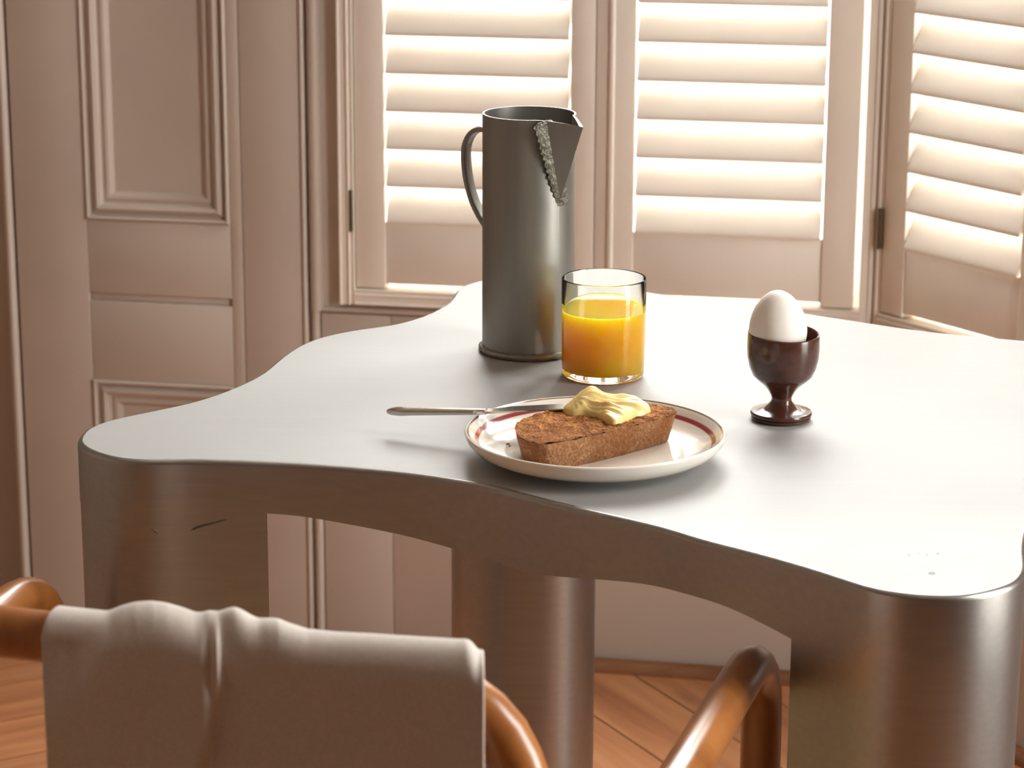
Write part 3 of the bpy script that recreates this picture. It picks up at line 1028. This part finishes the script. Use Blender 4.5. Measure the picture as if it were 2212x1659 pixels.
# blade: flat, slightly widening, lying towards the butter
bd = ke - kr; bl = np.linalg.norm(bd); bd /= bl
bs_ = np.cross(bd, [0, 0, 1]); bs_ /= np.linalg.norm(bs_)
V, Fc = [], []
for s, wa, wb_, th in [(-.006, -.004, .004, .0024), (.012, -.0045, .0045, .0018), (.022, -.0045, .0085, .0012), (.045, -.0045, .0095, .0010), (.085, -.005, .0105, .0009), (bl - .02, -.0052, .0108, .0009), (bl - .006, -.0040, .009, .0008), (bl, -.0005, .004, .0006)]:
    c_ = kr + bd * s
    for w_, t_ in ((wa, th / 2), (wb_, th / 2), (wb_, -th / 2), (wa, -th / 2)):
        V.append(c_ - bs_ * w_ + np.array([0, 0, t_]))
for i in range(7):
    for j in range(4): Fc.append([4 * i + j, 4 * i + (j + 1) % 4, 4 * i + 4 + (j + 1) % 4, 4 * i + 4 + j])
Fc += [[3, 2, 1, 0], [28, 29, 30, 31]]
obj('blade', V, Fc, STEEL, knife, angle=30)

# ================================================================== BUTTER
b_out = [onz(*p, TT1 + .002)[:2] for p in [(1214, 881), (1245, 868), (1285, 862), (1340, 862), (1385, 866), (1405, 876), (1400, 886), (1372, 893), (1348, 904), (1330, 910), (1310, 906), (1290, 894), (1262, 889), (1235, 889)]]
BO = catmull(b_out, 160, closed=True)
bc = np.array(onz(1310, 884, TT1)[:2])
pk = np.array(onz(1272, 866, TT1 + .006)[:2])
V, Fc = [], []
NB = 34
fan = np.array(onz(1395, 905, TT1)[:2])
for i in range(NB + 1):
    s = 1 - i / NB * .99
    for p in BO:
        q = bc + (p - bc) * s
        e = 1 - s ** 4
        h = .0072 * e ** .7
        dpk = q - pk
        h += .0082 * math.exp(-(dpk[0] ** 2 / (2 * .0085 ** 2) + dpk[1] ** 2 / (2 * .007 ** 2))) * min(1, e * 1.6)
        # knife strokes: ridges fanning out from the peak to the right
        d = q - pk
        ph = math.atan2(d[1] + .006, d[0] + .012)
        rr = math.hypot(d[0] + .012, d[1] + .006)
        h += .0016 * math.sin(ph * 15 + rr * 60) * e * min(1, rr / .02)
        h += .0009 * math.sin(ph * 41) * e * min(1, rr / .02)
        h += .0012 * noise.noise(Vector((q[0] * 120, q[1] * 120, 1)))* e
        if i == 0: h = -.0016
        V.append((q[0], q[1], TT1 + h + (.0006 if i else 0)))
kb = len(BO)
for i in range(NB):
    for j in range(kb): Fc.append([i * kb + j, i * kb + (j + 1) % kb, (i + 1) * kb + (j + 1) % kb, (i + 1) * kb + j])
Fc.append(list(range(NB * kb, (NB + 1) * kb)))
tag(obj('butter_swirl', V, Fc, BUTTER_M, angle=70), 'pale yellow swirl of spread butter on the toast over the knife blade', 'butter')

# ================================================================== EGG CUP + EGG
EX, EY = onz(1687, 905, TZ)[:2]
prof = [(0, .0), (.0225, 0), (.0238, .0012), (.0240, .0028), (.0233, .0033), (.0244, .0040), (.0246, .0056), (.0238, .0068), (.0210, .0074), (.0165, .0080), (.0130, .0100), (.0100, .0126), (.0083, .0150), (.0079, .0170), (.0085, .0195), (.0108, .0235), (.0140, .0277),
        (.0190, .0318), (.0236, .0362), (.0265, .0430), (.0282, .0510), (.0287, .0600), (.0284, .0690), (.0281, .0706), (.0272, .0712), (.0265, .0704), (.0264, .060), (.0255, .050), (.0225, .042), (.016, .036), (.008, .0335), (0, .033)]
V, Fc = lathe(prof, 96, (EX, EY, TZ + .0002))
# hand-thrown: the bowl leans a little towards the plate side
V = [(x, y, z + (.055 * (y - EY) - .030 * (x - EX)) * min(1, ((z - TZ) / .0712)) ** 2) for x, y, z in V]
tag(obj('egg_cup', V, Fc, CUP_M, angle=40), 'glossy dark brown ceramic footed egg cup on the metal table', 'egg cup')
eh = .0585
ep = []
for t in np.linspace(0, math.pi, 40):
    z = -math.cos(t)
    r = math.sin(t) * .0221 * (1 - .115 * z - .03 * z * z + .03)
    ep.append((max(r, 0) if 0 < t < math.pi - 1e-6 else 0, eh / 2 + eh / 2 * z))
V, Fc = lathe(ep, 64)
M = Matrix.Translation((EX - .0036, EY - .0015, TZ + .0470)) @ Matrix.Rotation(math.radians(-2.5), 4, 'Y')
V = [tuple(M @ Vector(p)) for p in V]
tag(obj('boiled_egg', V, Fc, EGG_M, angle=80), 'white boiled egg standing in the brown egg cup', 'egg')

# crumbs
CR = plain_mat('crumb', (.36, .17, .06), .9, bstr=.5)
cr0 = onz(1098, 961, TZ + .0078)
CRL = ('largest brown toast crumb on the plate beside the slice', 'small round toast crumb lying apart from the largest crumb', 'tiniest toast crumb touching the largest crumb')
for i, (dx, dy, r_) in enumerate(((0, 0, .0011), (.0010, -.0052, .0009), (-.0012, .001, .0007))):
    V, Fc = lathe([(0, 0), (r_ * .8, r_ * .3), (r_, r_ * .9), (r_ * .6, r_ * 1.5), (0, r_ * 1.7)], 9)
    V = [(x * (1 + .4 * noise.noise(Vector((x * 900 + i, y * 900, z * 900)))) + cr0[0] + dx, y + cr0[1] + dy, z + cr0[2] - .0002) for x, y, z in V]
    tag(obj('bread_crumb', V, Fc, CR), CRL[i], 'crumb', 'crumbs on the plate')

# ================================================================== CHAIR
CO = np.array([-.222, 1.252, 0.0])
CS = np.array([.963, -.27, 0]); CS /= np.linalg.norm(CS)
CF = np.array([.27, .963, 0]); CF /= np.linalg.norm(CF)


def ch(s, f_, z): return CO + CS * s + CF * f_ + np.array([0, 0, z])


chair = tag(empty('bentwood_armchair', tuple(CO)), 'varnished bentwood armchair with a hooped back and curved arms, drawn up to the table', 'chair')
TR = .0145
half = [(.0, .040, .7925), (.06, .040, .7930), (.12, .040, .7935), (.165, .040, .7925), (.197, .041, .782), (.2195, .041, .758), (.233, .038, .715), (.240, .030, .64), (.243, .02, .55), (.244, .012, .45), (.25, -.03, .2), (.258, -.075, 0.0)]
hoop = [ch(-s, f_, z) for s, f_, z in half[:0:-1]] + [ch(s, f_, z) for s, f_, z in half]
obj('back_hoop', *tube(catmull(hoop, 140), TR, 22), BEECH, chair)
for sg in (1, -1):
    ap = [(.2425, .020, .646), (.252, .09, .648), (.262, .22, .650), (.267, .34, .651), (.2695, .43, .651), (.2705, .468, .649), (.2710, .495, .638), (.2715, .512, .617), (.2715, .5165, .585), (.2715, .517, .5), (.272, .518, .25), (.272, .519, 0.0)]
    if sg < 0: ap = [(s * (1.012 if z > .6 else .965), f_ - .012 * (f_ > .4), z) for s, f_, z in ap]
    obj('arm', *tube(catmull([ch(sg * s, f_, z) for s, f_, z in ap], 110), TR, 22), BEECH, chair)
sp = [ch(.235 * math.copysign(abs(math.cos(t)) ** .6, math.cos(t)), .26 + .235 * math.copysign(abs(math.sin(t)) ** .6, math.sin(t)), .445) for t in np.linspace(0, 2 * math.pi, 90, endpoint=False)]
obj('seat_frame', *tube(sp, .016, 14, closed=True), BEECH, chair)
obj('seat', *prism([tuple((p - (p - ch(0, .26, .445)) * .05)[:2]) for p in sp], .440, .450), CANE, chair, smooth=False)
obj('stretcher', *tube(catmull([ch(-.262, .51, .30), ch(-.1, .30, .30), ch(.1, .30, .30), ch(.262, .51, .30)], 40), .009, 12), BEECH, chair)

# ================================================================== LINEN CLOTH over the hoop
hc = catmull(hoop, 400)
# image-space guides (silhouette of the cloth top against the rail) turned into heights over the rail
top_px = [(88, 1402), (96, 1380), (112, 1358), (135, 1342), (165, 1334), (205, 1329), (240, 1322), (268, 1310), (295, 1302), (330, 1299), (362, 1303), (395, 1313), (425, 1325), (440, 1325), (452, 1320), (475, 1322), (497, 1314), (510, 1312), (525, 1318), (545, 1331), (560, 1338), (580, 1337),
          (602, 1338), (630, 1350), (665, 1362), (720, 1368), (800, 1372), (900, 1378), (985, 1383), (1010, 1383), (1020, 1390), (1028, 1402), (1040, 1416), (1046, 1430)]
txs = np.array([p[0] for p in top_px], float); tys = np.array([p[1] for p in top_px], float)


def rail_depth(px):
    """forward distance of the hoop rail under image column px"""
    d = ray(px, 1400)
    # intersect (in plan) with the line through the hoop's upper rail
    p0, p1 = ch(-.3, .040, 0), ch(.3, .040, 0)
    e = p1 - p0
    # solve t*d_xy = p0 + s*e
    Mx = np.array([[d[0], -e[0]], [d[1], -e[1]]])
    t, s = np.linalg.solve(Mx, p0[:2])
    return t


cols = np.unique(np.r_[np.linspace(88, 1046, 150), 470, 474, 478])
cols.sort()
tprof = []


def cloth_column(px):
    """Polyline over the rail: from the far hem, over the top, down the camera side."""
    t = rail_depth(px)
    dx = ray(px, 1400)
    base = dx * t; base[2] = 0
    # axis directions at this column: across the rail, towards the camera
    out = -np.array([dx[0], dx[1], 0]) / math.hypot(dx[0], dx[1])
    ytop = float(np.interp(px, txs, tys))
    r_ = ray(px, ytop)
    ztop = CAM_Z + r_[2] * t * (dx[1] / r_[1])
    zr = .793
    thick = max(.0175, ztop - zr - .0005)                 # height of the folded stack over the rail centre
    pts = []
    wob = .0005 * math.sin(px * .013) + .0003 * math.sin(px * .031 + 1)
    edge = min(1.0, (px - 88) / 26.0, (1046 - px) / 16.0)
    edge = max(0.0, edge)
    er = math.sqrt(max(0, 1 - (1 - edge) ** 2))
    # far side
    amax = math.radians(12 + 158 * min(1, max(0, (px - 88) / 80.0)) ** .8)
    for z in (.60, .65, .70, .74, .77):
        if px >= 168: pts.append(base + (-out) * (.0185) + np.array([0, 0, z]))
        else: pts.append(base + out * (.0205 * math.cos(amax)) + np.array([0, 0, zr + thick * math.sin(amax) ** .75]))
    # over the top (half ellipse)
    wx = .0205
    for a in np.linspace(amax, math.radians(10), 11):
        oo = wx * math.cos(a)
        zz = zr + thick * math.sin(a) ** .75
        if a < math.pi / 2:                                # near half: the outer fold starts along a slanting line
            fwd = 1 / (1 + math.exp(-(px - (182 + 70 * math.sin(a))) / 6.0)) / (1 + math.exp((px - 474) / 2.2))
            oo += .0095 * fwd * math.cos(a)
            val = math.exp(-((px - 452) / 9.0) ** 2)
            oo -= .0045 * val * math.cos(a)
        pts.append(base + out * oo + np.array([0, 0, zz]))
    # camera side, hanging
    for y in np.linspace(0, 1, 26):
        z = zr - .004 - y * .30
        o = .0205 + wob * (.4 + y) + .006 * math.sin(y * 1.6)
        # the left third is an extra fold lying over the rest
        py_here = 1380 + y * .30 * 3900
        ex = 474 - .235 * (py_here - 1380)
        lay_ = 1 / (1 + math.exp((px - ex) / 2.2))
        lo_d = 250 - 1.15 * (py_here - 1318)
        inl = 1 / (1 + math.exp(-(px - lo_d) / 6.0))
        inl = inl + (1 - inl) * min(1, max(0, py_here - 1388) / 90)
        o += .0095 * lay_ * inl
        o -= .0045 * math.exp(-((px - 452 - 20 * y) / 9.0) ** 2) * math.exp(-(y / .10) ** 2)
        pts.append(base + out * o + np.array([0, 0, z]))
    P = np.array(pts)
    # the two free side edges curl in towards the rail
    return P


G = [cloth_column(px) for px in cols]
nc, nr_ = len(G), len(G[0])
V = [tuple(p) for g in G for p in g]
Fc = []
for i in range(nc - 1):
    for j in range(nr_ - 1):
        Fc.append([i * nr_ + j, (i + 1) * nr_ + j, (i + 1) * nr_ + j + 1, i * nr_ + j + 1])
cl = tag(obj('linen_cloth', V, Fc, LINEN, angle=80), 'off-white linen cloth folded over the back of the armchair', 'cloth')
so = cl.modifiers.new('thickness', 'SOLIDIFY'); so.thickness = .0022; so.offset = -1
su = cl.modifiers.new('smooth', 'SUBSURF'); su.levels = 1; su.render_levels = 1
